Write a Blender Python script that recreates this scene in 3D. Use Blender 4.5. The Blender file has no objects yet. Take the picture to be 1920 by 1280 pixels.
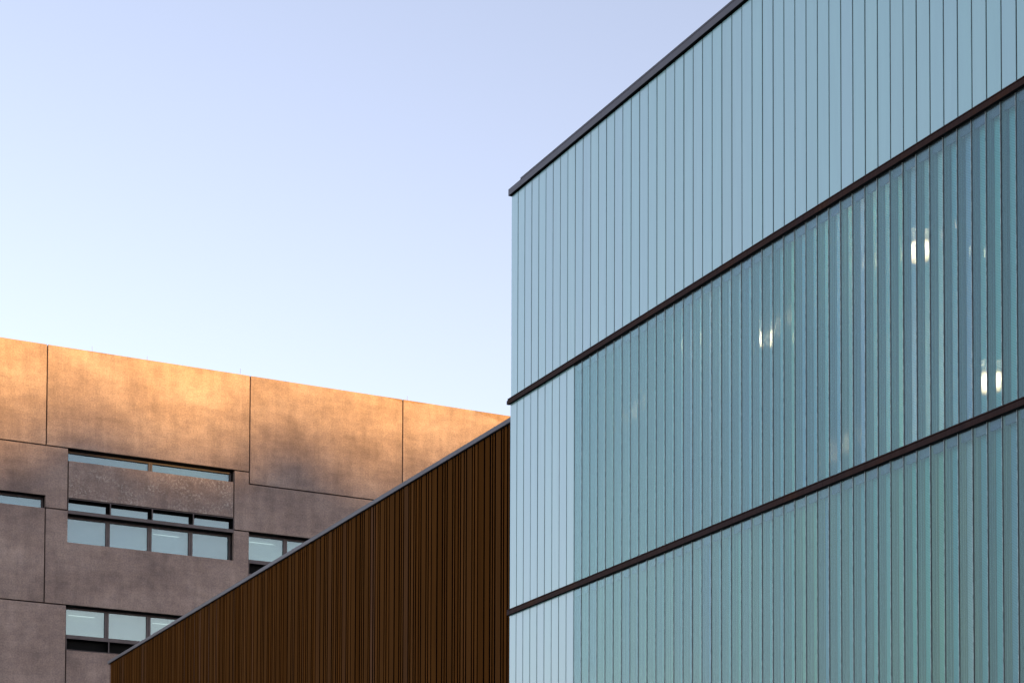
import bpy, bmesh, math, random
from mathutils import Vector, Matrix

random.seed(7)
scene = bpy.context.scene
COL = scene.collection
R = math.radians

# ------------------------------------------------------------------ camera
# world axes: +Y runs along the glass facade away from the viewer, +X into the
# glass building, Z up, metres.  The glass corner stands at X = 0, Y = 0.
CAM = (-19.2, -38.744, 1.6)
YAW, PITCH, ROLL = 0.461792, 0.0419185, 0.0038190
F_PX, CY_PX = 3729.29, 1755.888
cam_data = bpy.data.cameras.new("camera")
cam = bpy.data.objects.new("camera", cam_data)
COL.objects.link(cam)
fwd = Vector((math.sin(YAW) * math.cos(PITCH), math.cos(YAW) * math.cos(PITCH), math.sin(PITCH)))
rgt = Vector((math.cos(YAW), -math.sin(YAW), 0))
up = rgt.cross(fwd)
r2 = rgt * math.cos(ROLL) + up * math.sin(ROLL)
u2 = up * math.cos(ROLL) - rgt * math.sin(ROLL)
m = Matrix((r2, u2, -fwd)).transposed().to_4x4()
m.translation = Vector(CAM)
cam.matrix_world = m
cam_data.sensor_fit = 'HORIZONTAL'
cam_data.sensor_width = 36.0
cam_data.lens = F_PX / 1920 * 36.0
cam_data.shift_y = (CY_PX - 640) / 1920
cam_data.clip_end = 6000
scene.camera = cam

# ------------------------------------------------------------------ light
SUN_EL, SUN_AZ = 3.0, 161.7            # degrees; azimuth clockwise from +Y
world = bpy.data.worlds.new("World")
scene.world = world
world.use_nodes = True
wn, wl = world.node_tree.nodes, world.node_tree.links
wn.clear()
sky = wn.new('ShaderNodeTexSky')
sky.sky_type = 'NISHITA'
sky.sun_disc = False
sky.sun_elevation = R(SUN_EL)
sky.sun_rotation = R(SUN_AZ)
sky.altitude = 50
sky.air_density = 1.0
sky.dust_density = 0.4
sky.ozone_density = 2.5
bg = wn.new('ShaderNodeBackground')
bg.inputs[1].default_value = 0.15
wo = wn.new('ShaderNodeOutputWorld')
hs = wn.new('ShaderNodeHueSaturation')          # thin pale evening haze: same everywhere in the sky
hs.inputs['Saturation'].default_value = 0.55
tint = wn.new('ShaderNodeMix')
tint.data_type = 'RGBA'
tint.blend_type = 'MULTIPLY'
tint.inputs[0].default_value = 1.0
tint.inputs[7].default_value = (1.07, 0.985, 1.06, 1)
wl.new(sky.outputs[0], hs.inputs['Color'])
wl.new(hs.outputs[0], tint.inputs[6])
# evening haze: the sky pales towards the horizon all the way round
wtc = wn.new('ShaderNodeTexCoord')
wsep = wn.new('ShaderNodeSeparateXYZ')
wl.new(wtc.outputs['Generated'], wsep.inputs[0])
wab = wn.new('ShaderNodeMath'); wab.operation = 'ABSOLUTE'
wl.new(wsep.outputs[2], wab.inputs[0])
wmu = wn.new('ShaderNodeMath'); wmu.operation = 'MULTIPLY'; wmu.inputs[1].default_value = -1 / 0.11
wl.new(wab.outputs[0], wmu.inputs[0])
wex = wn.new('ShaderNodeMath'); wex.operation = 'EXPONENT'
wl.new(wmu.outputs[0], wex.inputs[0])
wmx = wn.new('ShaderNodeMix'); wmx.data_type = 'RGBA'
wl.new(wex.outputs[0], wmx.inputs[0])
wl.new(tint.outputs[2], wmx.inputs[6])
wmx.inputs[7].default_value = (3.1, 2.8, 2.6, 1)
wl.new(wmx.outputs[2], bg.inputs[0])
wl.new(bg.outputs[0], wo.inputs[0])

sun_data = bpy.data.lights.new("sun", 'SUN')
sun_data.energy = 2.9
sun_data.angle = R(0.53)
sun_data.color = (1.0, 0.55, 0.155)
sun = bpy.data.objects.new("sun", sun_data)
COL.objects.link(sun)
SUN_DIR = Vector((math.sin(R(SUN_AZ)) * math.cos(R(SUN_EL)), math.cos(R(SUN_AZ)) * math.cos(R(SUN_EL)), math.sin(R(SUN_EL))))
sun.rotation_euler = (-SUN_DIR).to_track_quat('-Z', 'Y').to_euler()
sun.location = (60, -120, 60)

scene.view_settings.view_transform = 'Standard'
scene.view_settings.look = 'None'
scene.view_settings.exposure = 2.13
scene.view_settings.gamma = 1.0
scene.view_settings.use_curve_mapping = False
scene.render.engine = 'CYCLES'
scene.cycles.use_denoising = True
scene.cycles.max_bounces = 10
scene.cycles.transparent_max_bounces = 24
scene.cycles.sample_clamp_indirect = 4.0

# ------------------------------------------------------------------ materials
def mat(name):
    mt = bpy.data.materials.new(name)
    mt.use_nodes = True
    nt = mt.node_tree
    nt.nodes.clear()
    return mt, nt

def nd(nt, typ, **kw):
    n = nt.nodes.new(typ)
    for k, v in kw.items():
        if k == 'ins':
            for i, val in v.items():
                n.inputs[i].default_value = val
        else:
            setattr(n, k, v)
    return n

def ramp(nt, fac, stops):
    r = nd(nt, 'ShaderNodeValToRGB')
    e = r.color_ramp.elements
    while len(e) < len(stops):
        e.new(0.5)
    for el, (p, c) in zip(e, stops):
        el.position = p
        el.color = (c[0], c[1], c[2], 1)
    nt.links.new(fac, r.inputs[0])
    return r.outputs[0]

def noise(nt, scale3, scale=1.0, detail=4, rough=0.55, offset_by_object=False):
    tc = nd(nt, 'ShaderNodeNewGeometry')
    mp = nd(nt, 'ShaderNodeMapping')
    mp.inputs['Scale'].default_value = scale3
    nt.links.new(tc.outputs['Position'], mp.inputs['Vector'])
    if offset_by_object:
        oi = nd(nt, 'ShaderNodeObjectInfo')
        ml = nd(nt, 'ShaderNodeMath', operation='MULTIPLY', ins={1: 57.0})
        nt.links.new(oi.outputs['Random'], ml.inputs[0])
        nt.links.new(ml.outputs[0], mp.inputs['Location'])
    nz = nd(nt, 'ShaderNodeTexNoise', ins={'Scale': scale, 'Detail': detail, 'Roughness': rough})
    nt.links.new(mp.outputs[0], nz.inputs['Vector'])
    return nz.outputs[0]

def mixc(nt, fac, a, b, blend='MIX'):
    n = nd(nt, 'ShaderNodeMix', data_type='RGBA', blend_type=blend)
    for sock, v in ((n.inputs[0], fac), (n.inputs[6], a), (n.inputs[7], b)):
        if isinstance(v, (int, float)):
            sock.default_value = v
        elif isinstance(v, tuple):
            sock.default_value = (v[0], v[1], v[2], 1)
        else:
            nt.links.new(v, sock)
    return n.outputs[2]

def out(nt, shader):
    o = nd(nt, 'ShaderNodeOutputMaterial')
    nt.links.new(shader, o.inputs[0])

def simple(name, base, rough=0.5, metallic=0.0, spec=0.5, var=0.15, nscale=(1.5, 1.5, 0.4), base2=None, bump=0.0):
    mt, nt = mat(name)
    nz = noise(nt, nscale, 1.0, 5, 0.6)
    b2 = base2 or tuple(c * (1 - 2 * var) for c in base)
    c = ramp(nt, nz, [(0.35, b2), (0.65, base)])
    p = nd(nt, 'ShaderNodeBsdfPrincipled')
    p.inputs['Roughness'].default_value = rough
    p.inputs['Metallic'].default_value = metallic
    p.inputs['Specular IOR Level'].default_value = spec
    nt.links.new(c, p.inputs['Base Color'])
    if bump:
        b = nd(nt, 'ShaderNodeBump', ins={'Strength': bump, 'Distance': 0.01})
        nt.links.new(nz, b.inputs['Height'])
        nt.links.new(b.outputs[0], p.inputs['Normal'])
    out(nt, p.outputs[0])
    return mt

# cast concrete: stained, brown-grey, cloudy with fine mottling and vertical weathering
def make_concrete():
    mt, nt = mat('concrete')
    big = noise(nt, (0.30, 1, 0.42), 1.0, 5, 0.6, True)
    mid = noise(nt, (1.6, 1, 2.2), 1.0, 7, 0.72, True)
    horiz = noise(nt, (0.35, 1, 3.2), 1.0, 5, 0.6, True)
    vert = noise(nt, (2.2, 1, 0.35), 1.0, 5, 0.65, True)
    fine = noise(nt, (14, 14, 14), 1.0, 4, 0.7)
    c = ramp(nt, big, [(0.34, (0.252, 0.187, 0.158)), (0.50, (0.335, 0.250, 0.208)), (0.68, (0.41, 0.315, 0.262))])
    c = mixc(nt, 0.85, c, ramp(nt, mid, [(0.32, (0.74, 0.74, 0.77)), (0.66, (1.10, 1.08, 1.04))]), 'MULTIPLY')
    c = mixc(nt, 0.60, c, ramp(nt, vert, [(0.35, (0.76, 0.76, 0.76)), (0.62, (1.08, 1.08, 1.08))]), 'MULTIPLY')
    c = mixc(nt, 0.35, c, ramp(nt, horiz, [(0.35, (0.78, 0.77, 0.76)), (0.62, (1.08, 1.08, 1.08))]), 'MULTIPLY')
    c = mixc(nt, 0.8, c, ramp(nt, fine, [(0.38, (0.74, 0.74, 0.75)), (0.62, (1.14, 1.14, 1.13))]), 'MULTIPLY')
    # damp stain running along the parapet edge, with a ragged lower border
    g = nd(nt, 'ShaderNodeNewGeometry')
    s = nd(nt, 'ShaderNodeSeparateXYZ')
    nt.links.new(g.outputs['Position'], s.inputs[0])
    edge = noise(nt, (0.16, 1, 0.3), 1.0, 2, 0.5)
    edge2 = noise(nt, (5.5, 1, 3.0), 1.0, 4, 0.6)
    a = nd(nt, 'ShaderNodeMath', operation='MULTIPLY_ADD', ins={1: 2.6, 2: -1.42})
    nt.links.new(edge, a.inputs[0])
    a2 = nd(nt, 'ShaderNodeMath', operation='MULTIPLY_ADD', ins={1: 0.25})
    nt.links.new(edge2, a2.inputs[0]); nt.links.new(a.outputs[0], a2.inputs[2])
    d = nd(nt, 'ShaderNodeMath', operation='SUBTRACT', ins={0: 33.72})
    nt.links.new(s.outputs[2], d.inputs[1])
    lt = nd(nt, 'ShaderNodeMath', operation='SUBTRACT')
    nt.links.new(a2.outputs[0], lt.inputs[0]); nt.links.new(d.outputs[0], lt.inputs[1])
    mr = nd(nt, 'ShaderNodeMapRange', ins={1: 0.0, 2: 0.10})
    nt.links.new(lt.outputs[0], mr.inputs[0])
    c = mixc(nt, mr.outputs[0], c, mixc(nt, 1.0, c, (0.80, 0.72, 0.60), 'MULTIPLY'))
    p = nd(nt, 'ShaderNodeBsdfPrincipled', ins={'Roughness': 0.75, 'Specular IOR Level': 0.25})
    nt.links.new(c, p.inputs['Base Color'])
    b = nd(nt, 'ShaderNodeBump', ins={'Strength': 0.25, 'Distance': 0.01})
    nt.links.new(fine, b.inputs['Height'])
    nt.links.new(b.outputs[0], p.inputs['Normal'])
    out(nt, p.outputs[0])
    return mt

# weathered spandrel: the same concrete with lime bloom speckles
def make_speckled(base_mat):
    mt = base_mat.copy()
    mt.name = 'concrete_speckled'
    nt = mt.node_tree
    p = next(n for n in nt.nodes if n.type == 'BSDF_PRINCIPLED')
    src = p.inputs['Base Color'].links[0].from_socket
    sp = noise(nt, (9, 9, 7), 1.0, 6, 0.8)
    zone = noise(nt, (0.8, 1, 1.2), 1.0, 3, 0.6)
    f = ramp(nt, sp, [(0.50, (0, 0, 0)), (0.60, (1, 1, 1))])
    z = ramp(nt, zone, [(0.40, (0, 0, 0)), (0.60, (0.8, 0.8, 0.8))])
    fz = mixc(nt, 1.0, f, z, 'MULTIPLY')
    c = mixc(nt, fz, src, (0.50, 0.44, 0.38))
    nt.links.new(c, p.inputs['Base Color'])
    return mt

# outer channel glass: rolled, slightly wavy, green-blue body
def make_outer_glass():
    mt, nt = mat('channel_glass_clear')
    oi = nd(nt, 'ShaderNodeObjectInfo')
    tint = ramp(nt, oi.outputs['Random'], [(0.0, (0.90, 0.99, 0.98)), (0.5, (0.92, 0.99, 0.96)), (1.0, (0.89, 0.97, 1.0))])
    tr = nd(nt, 'ShaderNodeBsdfTransparent')
    nt.links.new(tint, tr.inputs[0])
    gl = nd(nt, 'ShaderNodeBsdfGlossy', ins={'Roughness': 0.16})
    gl.inputs[0].default_value = (0.72, 0.99, 0.97, 1)
    wav = noise(nt, (6, 14, 0.8), 1.0, 2, 0.5, True)
    b = nd(nt, 'ShaderNodeBump', ins={'Strength': 0.20, 'Distance': 0.004})
    nt.links.new(wav, b.inputs['Height'])
    nt.links.new(b.outputs[0], gl.inputs['Normal'])
    lw = nd(nt, 'ShaderNodeLayerWeight', ins={'Blend': 0.5})
    pw = nd(nt, 'ShaderNodeMath', operation='POWER', ins={1: 4.0})
    nt.links.new(lw.outputs['Facing'], pw.inputs[0])
    fr = nd(nt, 'ShaderNodeMath', operation='MULTIPLY_ADD', ins={1: 1.7, 2: 0.022})
    nt.links.new(pw.outputs[0], fr.inputs[0])
    mx = nd(nt, 'ShaderNodeMixShader')
    nt.links.new(fr.outputs[0], mx.inputs[0])
    nt.links.new(tr.outputs[0], mx.inputs[1])
    nt.links.new(gl.outputs[0], mx.inputs[2])
    df = nd(nt, 'ShaderNodeBsdfDiffuse')
    df.inputs[0].default_value = (0.50, 0.68, 0.72, 1)
    mx2 = nd(nt, 'ShaderNodeMixShader', ins={0: 0.06})
    nt.links.new(mx.outputs[0], mx2.inputs[1])
    nt.links.new(df.outputs[0], mx2.inputs[2])
    out(nt, mx2.outputs[0])
    return mt

# outer panes that are blind: enamelled pale blue-grey on the back
def make_blind_glass():
    mt, nt = mat('channel_glass_enamelled')
    oi = nd(nt, 'ShaderNodeObjectInfo')
    base = ramp(nt, oi.outputs['Random'], [(0.0, (0.350, 0.640, 0.650)), (0.35, (0.350, 0.670, 0.675)), (0.7, (0.365, 0.650, 0.685)), (1.0, (0.37, 0.69, 0.67))])
    cl = noise(nt, (3, 6, 0.6), 1.0, 4, 0.6)
    c = mixc(nt, 0.5, base, ramp(nt, cl, [(0.35, (0.93, 0.93, 0.94)), (0.65, (1.03, 1.03, 1.02))]), 'MULTIPLY')
    p = nd(nt, 'ShaderNodeBsdfPrincipled', ins={'Roughness': 0.25, 'Specular IOR Level': 0.8, 'Coat Weight': 1.0, 'Coat Roughness': 0.15, 'Coat IOR': 1.6})
    nt.links.new(c, p.inputs['Base Color'])
    wav = noise(nt, (6, 14, 0.8), 1.0, 2, 0.5, True)
    b = nd(nt, 'ShaderNodeBump', ins={'Strength': 0.15, 'Distance': 0.004})
    nt.links.new(wav, b.inputs['Height'])
    nt.links.new(b.outputs[0], p.inputs['Normal'])
    out(nt, p.outputs[0])
    return mt

# glass flanges seen edge on: greyer, streaked along their length
def make_flange(k=(1.0, 1.0, 1.0)):
    mt, nt = mat('channel_flange')
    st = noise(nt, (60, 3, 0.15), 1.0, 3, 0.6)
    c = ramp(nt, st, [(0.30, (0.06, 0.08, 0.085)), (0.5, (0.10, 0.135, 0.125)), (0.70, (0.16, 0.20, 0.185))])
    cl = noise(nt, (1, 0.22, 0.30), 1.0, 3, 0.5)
    c = mixc(nt, 1.0, c, ramp(nt, cl, [(0.32, (0.50, 0.66, 1.05)), (0.68, (1.4, 1.22, 0.95))]), 'MULTIPLY')  # broad variation of the sky reflection put into the flange colour
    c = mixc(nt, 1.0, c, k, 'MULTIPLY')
    p = nd(nt, 'ShaderNodeBsdfPrincipled', ins={'Roughness': 0.08, 'Specular IOR Level': 0.8})
    nt.links.new(c, p.inputs['Base Color'])
    out(nt, p.outputs[0])
    return mt

# inner channel: colour differs from piece to piece, ribbed in fine diagonal lines, lets lamps glow through
def make_inner(green=False):
    mt, nt = mat('inner_channel_glass')
    oi = nd(nt, 'ShaderNodeObjectInfo')
    base = ramp(nt, oi.outputs['Random'], [(0.0, (0.30, 0.58, 0.95)), (0.2, (0.32, 0.76, 0.88)), (0.42, (0.32, 0.84, 0.80)), (0.62, (0.28, 0.70, 0.92)),
                                          (0.8, (0.42, 0.88, 0.72)), (0.93, (0.42, 0.62, 0.95)), (1.0, (0.75, 0.98, 1.0))])
    base = mixc(nt, 1.0, base, (1.12, 1.02, 0.92) if green else (0.86, 0.98, 1.02), 'MULTIPLY')
    cl = noise(nt, (1, 0.35, 0.22), 1.0, 3, 0.5)
    c = mixc(nt, 0.8, base, ramp(nt, cl, [(0.30, (0.66, 0.76, 0.90)), (0.70, (1.16, 1.12, 1.0))]), 'MULTIPLY')  # soft patches put the sky reflection's gradient into the colour
    df = nd(nt, 'ShaderNodeBsdfDiffuse')
    nt.links.new(c, df.inputs[0])
    tr = nd(nt, 'ShaderNodeBsdfTransparent')
    tr.inputs[0].default_value = (1.0, 0.97, 0.92, 1)
    g = nd(nt, 'ShaderNodeNewGeometry')
    mp = nd(nt, 'ShaderNodeMapping')
    mp.inputs['Rotation'].default_value = (R(-33), 0, 0)
    nt.links.new(g.outputs['Position'], mp.inputs[0])
    wv = nd(nt, 'ShaderNodeTexWave', wave_type='BANDS', bands_direction='Z', ins={'Scale': 9.0, 'Distortion': 0.6, 'Detail': 1.0})
    nt.links.new(mp.outputs[0], wv.inputs[0])
    f = nd(nt, 'ShaderNodeMapRange', ins={1: 0.0, 2: 1.0, 3: 0.07, 4: 0.20})
    nt.links.new(wv.outputs[1], f.inputs[0])
    mx = nd(nt, 'ShaderNodeMixShader')
    nt.links.new(f.outputs[0], mx.inputs[0])
    tl = nd(nt, 'ShaderNodeBsdfTranslucent')
    tl.inputs[0].default_value = (0.9, 0.85, 0.75, 1)
    mt_ = nd(nt, 'ShaderNodeMixShader', ins={0: 0.12})
    nt.links.new(df.outputs[0], mt_.inputs[1])
    nt.links.new(tl.outputs[0], mt_.inputs[2])
    nt.links.new(mt_.outputs[0], mx.inputs[1])
    nt.links.new(tr.outputs[0], mx.inputs[2])
    out(nt, mx.outputs[0])
    return mt

def make_lamp():
    # frosted globe: brightest in the middle, warmer and dimmer towards the rim
    mt, nt = mat('lamp_glow')
    lw = nd(nt, 'ShaderNodeLayerWeight', ins={'Blend': 0.5})
    inv = nd(nt, 'ShaderNodeMath', operation='SUBTRACT', ins={0: 1.0})
    nt.links.new(lw.outputs['Facing'], inv.inputs[1])
    pw = nd(nt, 'ShaderNodeMath', operation='POWER', ins={1: 2.0})
    nt.links.new(inv.outputs[0], pw.inputs[0])
    st = nd(nt, 'ShaderNodeMath', operation='MULTIPLY_ADD', ins={1: 55.0, 2: 0.8})
    nt.links.new(pw.outputs[0], st.inputs[0])
    e = nd(nt, 'ShaderNodeEmission')
    nt.links.new(ramp(nt, inv.outputs[0], [(0.0, (1.0, 0.45, 0.16)), (0.6, (1.0, 0.72, 0.42)), (0.95, (1.0, 0.86, 0.66))]), e.inputs[0])
    nt.links.new(st.outputs[0], e.inputs[1])
    out(nt, e.outputs[0])
    return mt

def make_pane():
    mt, nt = mat('window_glass')
    gl = nd(nt, 'ShaderNodeBsdfGlossy', ins={'Roughness': 0.02})
    gl.inputs[0].default_value = (0.72, 0.92, 1.0, 1)
    tr = nd(nt, 'ShaderNodeBsdfTransparent')
    tr.inputs[0].default_value = (0.80, 0.88, 0.88, 1)
    mx = nd(nt, 'ShaderNodeMixShader', ins={0: 0.09})
    nt.links.new(tr.outputs[0], mx.inputs[1])
    nt.links.new(gl.outputs[0], mx.inputs[2])
    out(nt, mx.outputs[0])
    return mt

def make_blind_cloth(name, col):
    mt, nt = mat(name)
    oi = nd(nt, 'ShaderNodeObjectInfo')
    cl = noise(nt, (0.35, 1, 0.9), 1.0, 3, 0.5)
    c = mixc(nt, 1.0, ramp(nt, oi.outputs['Random'], [(0, tuple(v * 0.72 for v in col)), (1, tuple(v * 1.05 for v in col))]),
             ramp(nt, cl, [(0.35, (0.80, 0.84, 0.90)), (0.65, (1.12, 1.08, 1.02))]), 'MULTIPLY')
    df = nd(nt, 'ShaderNodeBsdfDiffuse')
    nt.links.new(c, df.inputs[0])
    out(nt, df.outputs[0])
    return mt

def make_slat(k=1.0):
    mt, nt = mat('bronze_sheet')
    oi = nd(nt, 'ShaderNodeObjectInfo')
    base = ramp(nt, oi.outputs['Random'], [(p_, tuple(v * k for v in c_)) for p_, c_ in ((0.0, (0.098, 0.038, 0.009)), (0.5, (0.113, 0.046, 0.012)), (0.9, (0.124, 0.053, 0.016)), (1.0, (0.125, 0.062, 0.032)))])
    cl = noise(nt, (1, 3, 0.25), 1.0, 5, 0.65)
    c = mixc(nt, 0.8, base, ramp(nt, cl, [(0.35, (0.82, 0.80, 0.82)), (0.65, (1.15, 1.12, 1.05))]), 'MULTIPLY')
    p = nd(nt, 'ShaderNodeBsdfPrincipled', ins={'Roughness': 0.7, 'Specular IOR Level': 0.0})
    nt.links.new(c, p.inputs['Base Color'])
    out(nt, p.outputs[0])
    return mt

def make_rail():
    mt, nt = mat('weathered_steel_rail')
    n1 = noise(nt, (1, 0.6, 0.6), 1.0, 4, 0.6)
    n2 = noise(nt, (1, 14, 0.8), 1.0, 4, 0.7)
    c = ramp(nt, n1, [(0.36, (0.048, 0.028, 0.027)), (0.55, (0.055, 0.028, 0.022)), (0.68, (0.090, 0.034, 0.012))])
    c = mixc(nt, 0.8, c, ramp(nt, n2, [(0.35, (0.72, 0.72, 0.74)), (0.7, (1.25, 1.2, 1.15))]), 'MULTIPLY')
    p = nd(nt, 'ShaderNodeBsdfPrincipled', ins={'Roughness': 0.6, 'Specular IOR Level': 0.05})
    nt.links.new(c, p.inputs['Base Color'])
    out(nt, p.outputs[0])
    return mt

def emit(name, col, strength):
    mt, nt = mat(name)
    e = nd(nt, 'ShaderNodeEmission', ins={1: strength})
    e.inputs[0].default_value = (*col, 1)
    out(nt, e.outputs[0])
    return mt

M = dict(inner_green=make_inner(True), flange_blue=make_flange((0.72, 1.0, 1.12)), flange_green=make_flange((1.60, 1.55, 1.25)), edge=simple('glass_edge_highlight', (0.62, 0.80, 0.80), 0.15, var=0.3, nscale=(20, 20, 9), spec=1.0), slat_light=make_slat(1.35),  # edge: seam highlights put into a pale chamfer colour
    concrete=make_concrete(), clear=make_outer_glass(), blind=make_blind_glass(), flange=make_flange(), inner=make_inner(),
    pane=make_pane(), slat=make_slat(), rail=make_rail(),
    coping=simple('grey_coping', (0.115, 0.108, 0.125), 0.45, 0.0, 0.4, 0.08, (1, 0.7, 2), base2=(0.088, 0.078, 0.085)),
    sealant=simple('dark_sealant', (0.022, 0.038, 0.038), 0.7, var=0.2, nscale=(1, 20, 6)),
    frame=simple('bronze_frame', (0.115, 0.092, 0.088), 0.5, 0.0, 0.35, 0.12, (3, 3, 3)),
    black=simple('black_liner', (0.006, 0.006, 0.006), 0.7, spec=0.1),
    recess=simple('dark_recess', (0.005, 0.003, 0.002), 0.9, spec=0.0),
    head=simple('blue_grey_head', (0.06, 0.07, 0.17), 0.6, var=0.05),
    room=simple('room_plaster', (0.10, 0.11, 0.115), 0.9, var=0.1),
    blind_blue=make_blind_cloth('blue_grey_blind', (0.15, 0.27, 0.36)), blind_mid=make_blind_cloth('grey_blind', (0.22, 0.32, 0.38)), blind_cloth=make_blind_cloth('pale_blind', (0.38, 0.45, 0.42)),
    paving=simple('paving', (0.22, 0.21, 0.20), 0.9, var=0.1, nscale=(0.3, 0.3, 1)),
    shade_ridge=simple('shade_ridge_scrub', (0.07, 0.08, 0.04), 0.95, var=0.2, nscale=(0.05, 0.05, 0.1)),
    roofing=simple('roof_membrane', (0.25, 0.25, 0.26), 0.9, var=0.1),
    lamp=make_lamp(), glint_soft=emit('glint_soft_glow', (1.0, 0.80, 0.52), 7.0), glint_pink=emit('glint_pink_glow', (1.0, 0.55, 0.45), 5.0), lamp_body=simple('lamp_metal', (0.3, 0.3, 0.3), 0.4),
    strip=emit('reflection_strip', (0.9, 1.0, 0.95), 0.22),
)
M['speckled'] = make_speckled(M['concrete'])

# ------------------------------------------------------------------ mesh helpers
def link(name, me, parent=None, loc=(0, 0, 0)):
    o = bpy.data.objects.new(name, me)
    COL.objects.link(o)
    o.location = loc
    if parent:
        o.parent = parent
    return o

def mesh_from(name, verts, faces, mats, fmat=None):
    me = bpy.data.meshes.new(name)
    me.from_pydata(verts, [], faces)
    for k in (mats if isinstance(mats, (list, tuple)) else [mats]):
        me.materials.append(M[k])
    if fmat:
        for p, i in zip(me.polygons, fmat):
            p.material_index = i
    me.update()
    return me

BOXF = [(0, 3, 2, 1), (4, 5, 6, 7), (0, 1, 5, 4), (1, 2, 6, 5), (2, 3, 7, 6), (3, 0, 4, 7)]
def boxes(name, specs, m_, parent=None, bevel=0.0):
    """several boxes (x0,x1,y0,y1,z0,z1) as one mesh"""
    V, Fc = [], []
    for x0, x1, y0, y1, z0, z1 in specs:
        b = len(V)
        V += [(x0, y0, z0), (x1, y0, z0), (x1, y1, z0), (x0, y1, z0), (x0, y0, z1), (x1, y0, z1), (x1, y1, z1), (x0, y1, z1)]
        Fc += [tuple(i + b for i in f) for f in BOXF]
    me = mesh_from(name, V, Fc, m_)
    if bevel:
        bm = bmesh.new(); bm.from_mesh(me)
        bmesh.ops.bevel(bm, geom=bm.edges[:], offset=bevel, segments=1, affect='EDGES')
        bm.to_mesh(me); bm.free()
    return link(name, me, parent)

def prism_xz(name, pts, y0, y1, m_, parent, bevel=0.012):
    """polygon in X-Z extruded from y0 (front) to y1 with a small arris"""
    bm = bmesh.new()
    vs = [bm.verts.new((x, y0, z)) for x, z in pts]
    f = bm.faces.new(vs)
    r = bmesh.ops.extrude_face_region(bm, geom=[f])
    for v in r['geom']:
        if isinstance(v, bmesh.types.BMVert):
            v.co.y = y1
    bmesh.ops.recalc_face_normals(bm, faces=bm.faces[:])
    if bevel:
        ed = [e for e in bm.edges if all(abs(v.co.y - y0) < 1e-6 for v in e.verts)]
        bmesh.ops.bevel(bm, geom=ed, offset=bevel, segments=1, affect='EDGES')
    me = bpy.data.meshes.new(name)
    bm.to_mesh(me); bm.free()
    me.materials.append(M[m_])
    return link(name, me, parent)

def thing(name, label, cat, loc=(0, 0, 0), group=None):
    o = bpy.data.objects.new(name, None)
    COL.objects.link(o)
    o.location = loc
    o.empty_display_size = 0.5
    o['label'] = label
    o['category'] = cat
    if group:
        o['group'] = group
    return o

def structure(o):
    o['kind'] = 'structure'
    return o

# ------------------------------------------------------------------ ground and added shade ridge
structure(boxes('ground', [(-3000, 3000, -3000, 3000, -0.5, 0.0)], 'paving'))

def make_shade_ridge():
    # added unseen ridge on the sun side, bumps shaped to shade the lower storeys
    d = Vector((SUN_DIR.x, SUN_DIR.y)).normalized()
    side = Vector((-d.y, d.x))
    rnd = random.Random(11)
    bumps = [(4.2, 3.2), (14.2, 3.5), (23.5, 3.0), (31.5, 2.0), (-6.0, 2.2)]
    def h(v):
        b = 28.7 + 745 * math.tan(R(SUN_EL)) + 0.5 * math.sin(v * 0.021) + 0.4 * math.sin(v * 0.057 + 1)
        for c, a in bumps:
            b += a * math.exp(-((v - c) / 3.2) ** 2)
        if abs(v - 12) > 34:
            b += 1.2 * math.sin(v * 0.31) * math.sin(v * 0.17 + 2)
        return b
    V, Fc = [], []
    n = 400
    base = Vector((0, 55)) + d * 745
    for i in range(n + 1):
        v = -300 + 600 * i / n
        hh = h(v)
        for off, k in ((-220, 0.0), (-110, 0.35), (-30, 0.8), (0, 1.0), (20, 0.96), (120, 0.6), (300, 0.0)):
            p = base + side * v * 1.0 + d * off
            V.append((p.x, p.y, hh * k - (0.3 if k == 0 else 0)))
    for i in range(n):
        for j in range(6):
            a = i * 7 + j
            Fc.append((a, a + 1, a + 8, a + 7))
    structure(link('shade_ridge', mesh_from('shade_ridge', V, Fc, 'shade_ridge')))
make_shade_ridge()

# ------------------------------------------------------------------ glass building
W = 0.331              # channel pitch
NP = 58                # channels along the facade
YEND = -NP * W
G = thing('glass_building', 'tall blue-green building clad in vertical channel glass with dark steel rails between storeys', 'building')

def channel(name, depth, ln, mats, inner=False, gap=0.024):
    """U-shaped glass channel: face + two flanges, profile in (x, y), extruded along z.
    outer: face at x=0, flanges point inwards; inner: face at x=0, flanges point outwards (-x)"""
    w = W - gap
    t, b = 0.007, 0.006
    s = -1 if inner else 1
    prof = [(depth, 0), (b, 0), (0, b), (0, w - b), (b, w), (depth, w), (depth, w - t), (t, w - t), (t, t), (depth, t)]
    V = [(s * x, -y, 0) for x, y in prof] + [(s * x, -y, ln) for x, y in prof]
    n = len(prof)
    Fc = [(i, (i + 1) % n, (i + 1) % n + n, i + n) for i in range(n)]
    fm = [1, 2, 0, 2, 1, 1, 1, 0, 1, 1]
    # caps
    for o in (0, n):
        Fc += [(o + 0, o + 1, o + 8, o + 9), (o + 1, o + 2, o + 7, o + 8) , (o + 2, o + 3, o + 6, o + 7), (o + 3, o + 4, o + 5, o + 6)]
        fm += [1, 0, 0, 1]
    return mesh_from(name, V, Fc, mats, fm)

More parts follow.
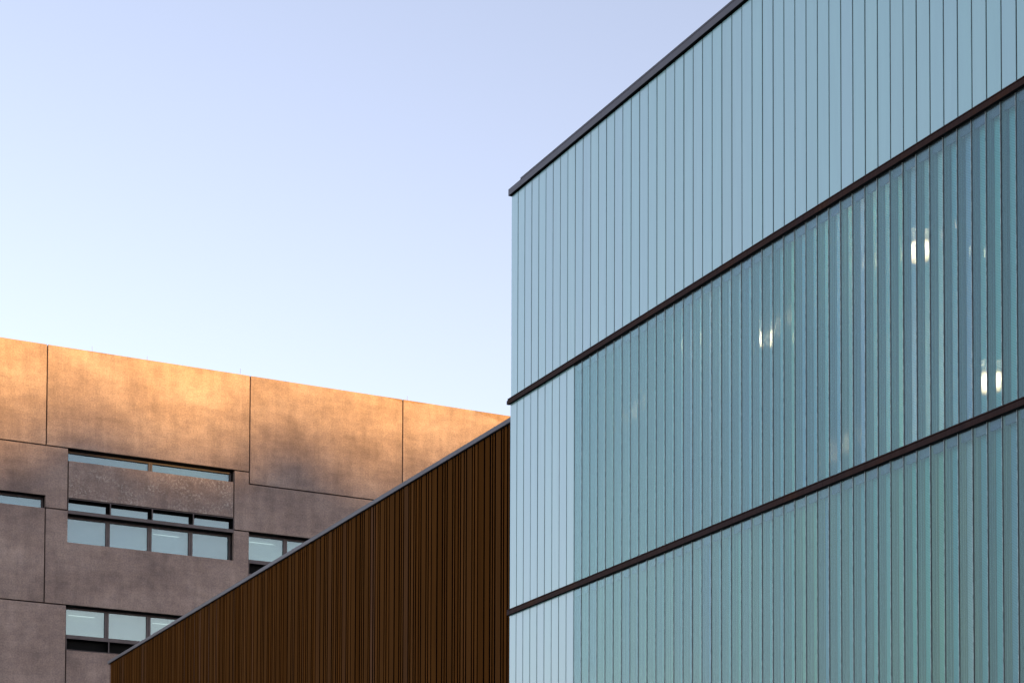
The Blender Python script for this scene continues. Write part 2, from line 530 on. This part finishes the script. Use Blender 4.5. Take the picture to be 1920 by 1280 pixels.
# storey bands: (bottom, top of glass, first translucent channel)
BANDS = [(15.262, 19.775, None), (10.608, 15.140, 9), (5.945, 10.466, 9)]
GAP = 0.024
rnd = random.Random(3)
for bi, (z0, z1, first) in enumerate(BANDS):
    ln = z1 - z0
    fl = 'flange_blue' if bi == 1 else 'flange_green'
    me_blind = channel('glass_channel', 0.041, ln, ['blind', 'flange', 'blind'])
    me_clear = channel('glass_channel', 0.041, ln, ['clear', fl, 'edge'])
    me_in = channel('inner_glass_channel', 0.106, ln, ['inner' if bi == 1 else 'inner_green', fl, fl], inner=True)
    y_shift = 0.0 if bi == 0 else 0.02 + 0.010 * (bi - 1)
    for i in range(NP):
        y = -i * W + y_shift - GAP / 2
        clear = first is not None and i >= first
        o = link('glass_channel', me_clear if clear else me_blind, G, (rnd.uniform(-0.0015, 0.0015), y, z0))
        o.rotation_euler = (0, rnd.uniform(-0.0004, 0.0004), rnd.uniform(-0.004, 0.004))
        if clear:
            oi_ = link('inner_glass_channel', me_in, G, (0.155, y + rnd.uniform(-0.004, 0.004), z0))
            oi_.rotation_euler = (0, 0, rnd.uniform(-0.006, 0.006))
    # silicone joints, set back from the face
    js = [(0.006, 0.030, -i * W + y_shift - 0.011, -i * W + y_shift + 0.011, z0, z1) for i in range(1, NP)]
    boxes('sealant_joint', js, 'sealant', G)['kind'] = 'stuff'
    # blue-grey head section seen through the glass under each rail
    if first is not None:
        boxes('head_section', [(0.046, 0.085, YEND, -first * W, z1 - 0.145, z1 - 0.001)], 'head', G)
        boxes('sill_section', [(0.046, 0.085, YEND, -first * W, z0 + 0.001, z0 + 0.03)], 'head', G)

# blind backing behind the enamelled channels
boxes('backing_wall', [(0.05, 0.20, YEND, 0.0, 15.26, 19.78), (0.05, 0.20, -9 * W + 0.03, 0.0, 5.9, 15.14)], 'sealant', G)
# storey structure: slabs, back wall, end walls and a solid base
boxes('floor_slab', [(0.20, 9.0, YEND, -0.25, 15.15, 15.25), (0.20, 9.0, YEND, -0.25, 10.48, 10.60), (0.20, 9.0, YEND, -0.25, 5.82, 5.94)], 'room', G)
boxes('wall', [(9.0, 9.3, YEND, 0.0, 0.0, 19.75), (0.22, 9.0, -0.23, 0.0, 0.0, 19.75), (0.22, 9.0, YEND - 0.3, YEND, 0.0, 19.75),
               (0.0, 0.19, YEND, 0.0, 0.0, 5.80)], 'room', G)
boxes('roof', [(0.0, 9.3, YEND - 0.3, 0.0, 19.80, 19.86)], 'roofing', G)

# rails between the storeys: thin lip, shadow groove, face, in 5 m lengths
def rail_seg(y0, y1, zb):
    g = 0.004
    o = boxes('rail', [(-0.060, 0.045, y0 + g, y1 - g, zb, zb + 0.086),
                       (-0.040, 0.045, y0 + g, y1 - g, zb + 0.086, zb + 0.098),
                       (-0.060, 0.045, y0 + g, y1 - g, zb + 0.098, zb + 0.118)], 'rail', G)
    boxes('rail_soffit_shade', [(-0.057, 0.045, y0 + g, y1 - g, zb - 0.006, zb - 0.0005)], 'black', G)  # black strip puts shade onto the rail's underside
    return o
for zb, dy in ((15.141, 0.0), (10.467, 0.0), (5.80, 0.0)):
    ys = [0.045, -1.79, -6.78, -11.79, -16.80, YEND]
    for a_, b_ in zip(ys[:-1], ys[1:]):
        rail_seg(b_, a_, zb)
boxes('rail_end_plate', [(-0.064, 0.0, 0.045, 0.075, 15.141, 15.222)], 'frame', G)

# roof coping in lengths, with a rolled upper edge
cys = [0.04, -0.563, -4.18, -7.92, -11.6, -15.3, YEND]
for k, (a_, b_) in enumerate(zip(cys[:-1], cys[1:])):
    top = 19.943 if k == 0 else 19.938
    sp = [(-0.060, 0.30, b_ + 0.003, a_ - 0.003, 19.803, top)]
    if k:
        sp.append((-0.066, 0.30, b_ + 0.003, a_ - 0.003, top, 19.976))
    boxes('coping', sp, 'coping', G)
    boxes('coping_soffit_shade', [(-0.057, 0.30, b_ + 0.003, a_ - 0.003, 19.797, 19.8025)], 'black', G)  # soffit shade below the coping, put in as a black strip

# lamps hanging in the rooms behind the channel glass
for lab, (lx, ly, lz), cz, r in (
        ('warm lamp glowing at the right, under the upper steel rail, widest glow', (1.5, -12.37, 14.50), 15.15, 0.27),
        ('warm lamp glowing in the centre of the middle glass storey', (1.5, -7.77, 14.43), 15.15, 0.25),
        ('warm lamp glowing just above the lower steel rail at the right edge', (1.5, -14.13, 11.77), 15.15, 0.27)):
    L = thing('ceiling_lamp', lab, 'lamp', (lx, ly, cz), group='lamps lit inside the glass building')
    bm = bmesh.new(); bmesh.ops.create_icosphere(bm, subdivisions=3, radius=r)
    me = bpy.data.meshes.new('bulb'); bm.to_mesh(me); bm.free(); me.materials.append(M['lamp'])
    link('bulb', me, L, (0, 0, lz - cz)).scale = (1.0, 1.15, 0.72)
    boxes('stem', [(-0.012, 0.012, -0.012, 0.012, lz - cz + r, 0.0)], 'lamp_body', L)
    boxes('shade', [(-r, r, -r, r, lz - cz + r + 0.01, lz - cz + r + 0.05)], 'lamp_body', L)

STREAKS = ['thin warm streak of lamplight furthest left of those beside the right-hand lamp', 'thin warm streak second from left, short of the brightest lamp', 'thin warm streak hard against the left side of the brightest lamp', 'pinkish streak just right of the brightest lamp', 'pinkish streak highest and second to the right of the brightest lamp', 'thin warm streak at the far left of the middle glass storey', 'thin warm streak just right of the central lamp', 'thin warm streak level with the brightest lamp, well to its right', 'thin warm streak nearest the right edge of the picture', 'thin warm streak between the far-left streak and the central lamp']
# added glowing tubes standing in for lamp reflections, seen as thin warm streaks
for k, (ly, lz) in enumerate([(-11.225, 14.654), (-11.577, 14.573), (-12.28, 14.422), (-13.335, 14.38), (-13.687, 14.434), (-5.247, 15.031), (-9.115, 13.98), (-14.039, 13.858), (-14.39, 13.72), (-5.95, 14.963)]):
    L = thing('reflection_glint', STREAKS[k], 'lamp', (1.2, ly, lz), group='added glints standing in for lamp reflections')
    h = 0.07 + 0.05 * ((k * 7) % 4) / 3
    boxes('tube', [(-0.008, 0.008, -0.008, 0.008, -h, h)], 'glint_pink' if k in (3, 4) else 'glint_soft', L)
    boxes('glint_cord', [(-0.004, 0.004, -0.004, 0.004, h, 15.15 - lz)], 'lamp_body', L)

# ------------------------------------------------------------------ bronze slatted building
B = thing('bronze_clad_building', 'low dark brown building clad in upright metal slats of uneven width', 'building')
XB = 0.15
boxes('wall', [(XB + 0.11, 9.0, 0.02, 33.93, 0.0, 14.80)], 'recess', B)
PAT = [(.286, .064), (.244, .064), (.064, .058), (.068, .063), (.264, .057), (.060, .057), (.136, .062), (.066, .057), (.129, .054),
       (.068, .058), (.260, .053), (.071, .055), (.131, .047)]
PER = sum(a + b for a, b in PAT)
def slat_mesh(w, h):
    b = 0.005
    prof = [(0.009, 0), (b, 0), (0, b), (0, w - b), (b, w), (0.009, w)]
    if w < 0.2 and w > 0.1:      # folded middle groove
        c = w / 2
        prof = [(0.009, 0), (b, 0), (0, b), (0, c - 0.012), (0.008, c - 0.006), (0.008, c + 0.006), (0, c + 0.012), (0, w - b), (b, w), (0.009, w)]
    n = len(prof)
    V = [(x, -y, 0) for x, y in prof] + [(x, -y, h) for x, y in prof]
    Fc = [(i, i + 1, i + 1 + n, i + n) for i in range(n - 1)]
    Fc += [tuple(range(n)), tuple(range(2 * n - 1, n - 1, -1))]
    return mesh_from('slat', V, Fc, 'slat_light' if w < 0.14 else 'slat')
cache = {}
y = 4.548 + PER * 12
zlo, zhi = 0.0, 14.805
rnd = random.Random(5)
while y > 0.03:
    for wd, gp in PAT:
        if y <= 33.93 and y - wd > 0.0:
            if wd not in cache:
                cache[wd] = slat_mesh(wd - 0.018, zhi - zlo)
            o = link('slat', cache[wd], B, (XB + rnd.uniform(-0.0015, 0.0015), y, zlo))
            o.rotation_euler = (0, 0, rnd.uniform(-0.012, 0.012))
        y -= wd + gp
ys = [33.98 - 0.0] + [31.4 - 3.0 * k for k in range(0, 10)] + [1.449, 0.02]
for a_, b_ in zip(ys[:-1], ys[1:]):
    boxes('coping', [(XB - 0.055, XB + 0.5, b_ + 0.002, a_ - 0.002, 14.822, 14.925)], 'coping', B)
boxes('fascia', [(XB - 0.02, XB + 0.5, 0.02, 33.95, 14.808, 14.821)], 'black', B)
boxes('roof', [(XB + 0.5, 9.0, 0.02, 33.95, 14.80, 14.88)], 'roofing', B)
boxes('lightning_rod', [(XB + 0.02, XB + 0.028, 23.48, 23.488, 14.92, 15.13)], 'coping', B)

# ------------------------------------------------------------------ concrete building
D = 55.0
C = thing('concrete_building', 'brown-grey cast concrete building with recessed strip windows, its upper storey lit orange by low sun', 'building')
g = 0.028
xa, xb, xc, xd, xe = 2.588, 3.655, 11.935, 12.73, 21.02
T, J1, J1b, J2, J3, CB, BB, LT = 33.725, 28.865, 28.27, 25.87, 21.31, 19.16, 24.335, 26.46
TH = 0.50
def panel(pts, m_='concrete'):
    return prism_xz('concrete_panel', pts, D, D + TH, m_, C)
XL, XR = -9.0, 38.0
panel([(XL, J1 + g), (xa - g, J1 + g), (xa - g, T), (XL, T)])
panel([(xa + g, J1 + g), (xd - g, J1 + g), (xd - g, T), (xa + g, T)])
panel([(xd + g, J1b + g), (xe - g, J1b + g), (xe - g, T), (xd + g, T)])
panel([(xe + g, J1b + g), (31 - g, J1b + g), (31 - g, T), (xe + g, T)])
panel([(31 + g, J1b + g), (XR, J1b + g), (XR, T), (31 + g, T)])
# left panel with the strip window cut into its lower edge
panel([(XL, J2 + g), (-5.7, J2 + g), (-5.7, LT), (xa, LT), (xa, J2 + g), (xb - g, J2 + g), (xb - g, J1 - g), (XL, J1 - g)])
panel([(xb + g, LT + g), (xc - g, LT + g), (xc - g, 28.262), (xb + g, 28.262)], 'speckled')
panel([(xc + g, J2 + g), (XR, J2 + g), (XR, J1b - g), (xd - g, J1b - g), (xd - g, J1 - g), (xc + g, J1 - g)])
panel([(XL, J3 + g), (xa - g, J3 + g), (xa - g, J2 - g), (XL, J2 - g)])
panel([(xa + g, J3 + g), (xd, J3 + g), (xd, J2 - g), (xc, J2 - g), (xc, BB), (xb, BB), (xb, J2 - g), (xa + g, J2 - g)])
panel([(xd + g, J3 + g), (XR, J3 + g), (XR, 23.74), (xd + g, 23.74)])
panel([(XL, 16.6 + g), (xb - g, 16.6 + g), (xb - g, J3 - g), (XL, J3 - g)])
panel([(xb + g, 16.6 + g), (20 - g, 16.6 + g), (20 - g, J3 - g), (xc, J3 - g), (xc, CB), (xb + g, CB)])
panel([(20 + g, 16.6 + g), (XR, 16.6 + g), (XR, J3 - g), (20 + g, J3 - g)])
for k in range(5):
    x0 = XL + k * 9.4
    panel([(x0 + g, 0.0), (x0 + 9.4 - g, 0.0), (x0 + 9.4 - g, 16.6 - g), (x0 + g, 16.6 - g)])
boxes('wall', [(XL, XR, D + 1.3, D + 1.6, 0.0, 33.5), (XL, XL + 0.3, D + TH, D + 22, 0, 33.5), (XR - 0.3, XR, D + TH, D + 22, 0, 33.5)], 'black', C)
boxes('roof', [(XL, XR, D + TH, D + 22, 33.2, 33.5)], 'roofing', C)
# black liners closing the slot behind the panels' joints
for z in (J1, J2 + 0.3, J3 + 0.3):
    pass
for rx, h in ((4.76, 0.27), (7.48, 0.22), (12.24, 0.32), (21.31, 0.25)):
    boxes('lightning_rod', [(rx - 0.006, rx + 0.006, D + 0.1, D + 0.112, T - 0.02, T + h)], 'coping', C)

YP = D + 0.45         # plane of the set-back panes
def window(x0, x1, z0, z1, bays, kind, blinds=None):
    """set-back strip window; bays = x of the mullion centres"""
    fr = 0.10
    side = []
    zt = z1
    zb = z0
    if kind in ('hopper_top',):
        zt = 25.70
    if kind in ('hopper_bottom',):
        zb = z0 + 0.73
    specs = [(x0, x1, YP, YP + 0.10, zt - fr, zt - 0.001), (x0, x1, YP, YP + 0.10, zb + 0.001, zb + 0.035),
             (x0 + 0.001, x0 + fr, YP, YP + 0.10, zb + 0.035, zt - fr), (x1 - fr, x1 - 0.001, YP, YP + 0.10, zb + 0.035, zt - fr)]
    # liner walls behind so that no sky shows past the frame
    wn_ = boxes('window', specs, 'frame', C)
    boxes('liner', [(x0 - 0.02, x1 + 0.02, YP + 0.06, YP + 0.62, z1 + 0.001, z1 + 0.03), (x0 - 0.02, x1 + 0.02, YP + 0.06, YP + 0.62, z0 - 0.03, z0 - 0.001),
                    (x0 - 0.03, x0 - 0.001, YP + 0.06, YP + 0.62, z0, z1), (x1 + 0.001, x1 + 0.03, YP + 0.06, YP + 0.62, z0, z1)], 'black', wn_)
    xs = [x0] + list(bays) + [x1]
    boxes('reveal_shade_lining', [(x0 + 0.002, x1 - 0.002, D + 0.03, YP, zt - 0.006, zt - 0.0005), (x1 - 0.006, x1 - 0.0005, YP - 0.22, YP, zb + 0.002, zt - 0.007)], 'black', wn_)  # recess shade and black frame put into one black lining, soffit and right jamb
    for bx in bays:
        boxes('mullion', [(bx - 0.10, bx - 0.008, YP - 0.03, YP + 0.10, zb + 0.035, zt - fr), (bx + 0.008, bx + 0.10, YP - 0.03, YP + 0.10, zb + 0.035, zt - fr),
                          (bx - 0.008, bx + 0.008, YP, YP + 0.10, zb + 0.035, zt - fr)], 'frame', wn_)
    for k, (a_, b_) in enumerate(zip(xs[:-1], xs[1:])):
        boxes('pane', [(a_ + 0.095, b_ - 0.095, YP + 0.05, YP + 0.056, zb + 0.03, zt - fr + 0.004)], 'pane', wn_)
        boxes('blind', [(a_ + 0.02, b_ - 0.02, YP + 0.20, YP + 0.21, zb + 0.01, zt - 0.02)], blinds or 'blind_blue', wn_)
    if kind in ('hopper_top', 'hopper_bottom'):
        # thin glowing strip standing in for a ceiling-light reflection in a few panes
        for k in ((2,) if kind == 'hopper_top' else (0, 2)):
            if k + 1 < len(xs):
                a_, b_ = xs[k], xs[k + 1]
                boxes('reflection_strip', [(a_ + 0.25, b_ - 0.55, YP + 0.165, YP + 0.18, zt - 0.36, zt - 0.345)], 'strip', wn_)
        # a row of shallow boxes flush with the wall face
        if kind == 'hopper_top':
            h0, h1 = 25.72, z1 - 0.012
            rail = (x0 + 0.005, x1 - 0.005, D - 0.02, D + 0.42, 25.72, 25.86)
        else:
            h0, h1 = z0 + 0.012, z0 + 0.73
            rail = (x0 + 0.005, x1 - 0.005, D - 0.02, D + 0.42, z0 + 0.58, z0 + 0.73)
        boxes('transom', [rail], 'frame', wn_)
        lo, hi = (25.861, h1) if kind == 'hopper_top' else (h0, z0 + 0.579)
        # thin outer frame around every box
        for k, (a_, b_) in enumerate(zip(xs[:-1], xs[1:])):
            t = 0.026
            boxes('vent_frame', [(a_ + 0.002, a_ + t, D - 0.015, D + 0.38, lo, hi), (b_ - t, b_ - 0.002, D - 0.015, D + 0.38, lo, hi),
                                 (a_ + t, b_ - t, D - 0.015, D + 0.38, hi - t, hi), (a_ + t, b_ - t, D - 0.015, D + 0.38, lo, lo + t * 0.8)], 'frame', wn_)
            boxes('vent_shade_liner', [(a_ + t, b_ - t, D + 0.02, D + 0.36, hi - t - 0.012, hi - t - 0.001), (b_ - t - 0.012, b_ - t - 0.001, D + 0.02, D + 0.36, lo + t, hi - t - 0.012)], 'black', wn_)  # shade inside each box put in as black soffit and right side
            if kind == 'hopper_top':
                boxes('pane', [(a_ + t, b_ - 0.13, D + 0.36, D + 0.366, lo + t, hi - 0.13)], 'pane', wn_)
                boxes('blind', [(a_ + t, b_ - t, D + 0.42, D + 0.425, lo, hi - 0.02)], 'blind_mid', wn_)
                boxes('vent_sash', [(b_ - 0.13, b_ - t, D + 0.34, D + 0.37, lo + t, hi - t), (a_ + t, b_ - 0.13, D + 0.34, D + 0.37, hi - 0.13, hi - t)], 'black', wn_)
            else:
                boxes('vent_panel', [(a_ + t, b_ - t, D + 0.34, D + 0.36, lo + t, hi - t)], 'black', wn_)
    return wn_

bays = (5.722, 7.795, 9.865)
window(xb, xc, 28.262, J1, (7.795,), 'plain')
window(-5.7, xa, J2 + 0.0, LT, (-3.6, -1.55, 0.52 - 1.0), 'plain')
window(xb, xc, BB, LT, bays, 'hopper_top', 'blind_mid')
window(xb, xc, CB, J3, bays, 'hopper_bottom', 'blind_cloth')
window(xd, 21.0, 23.74, J2, (14.80, 16.87, 18.94), 'hopper_bottom', 'blind_cloth')
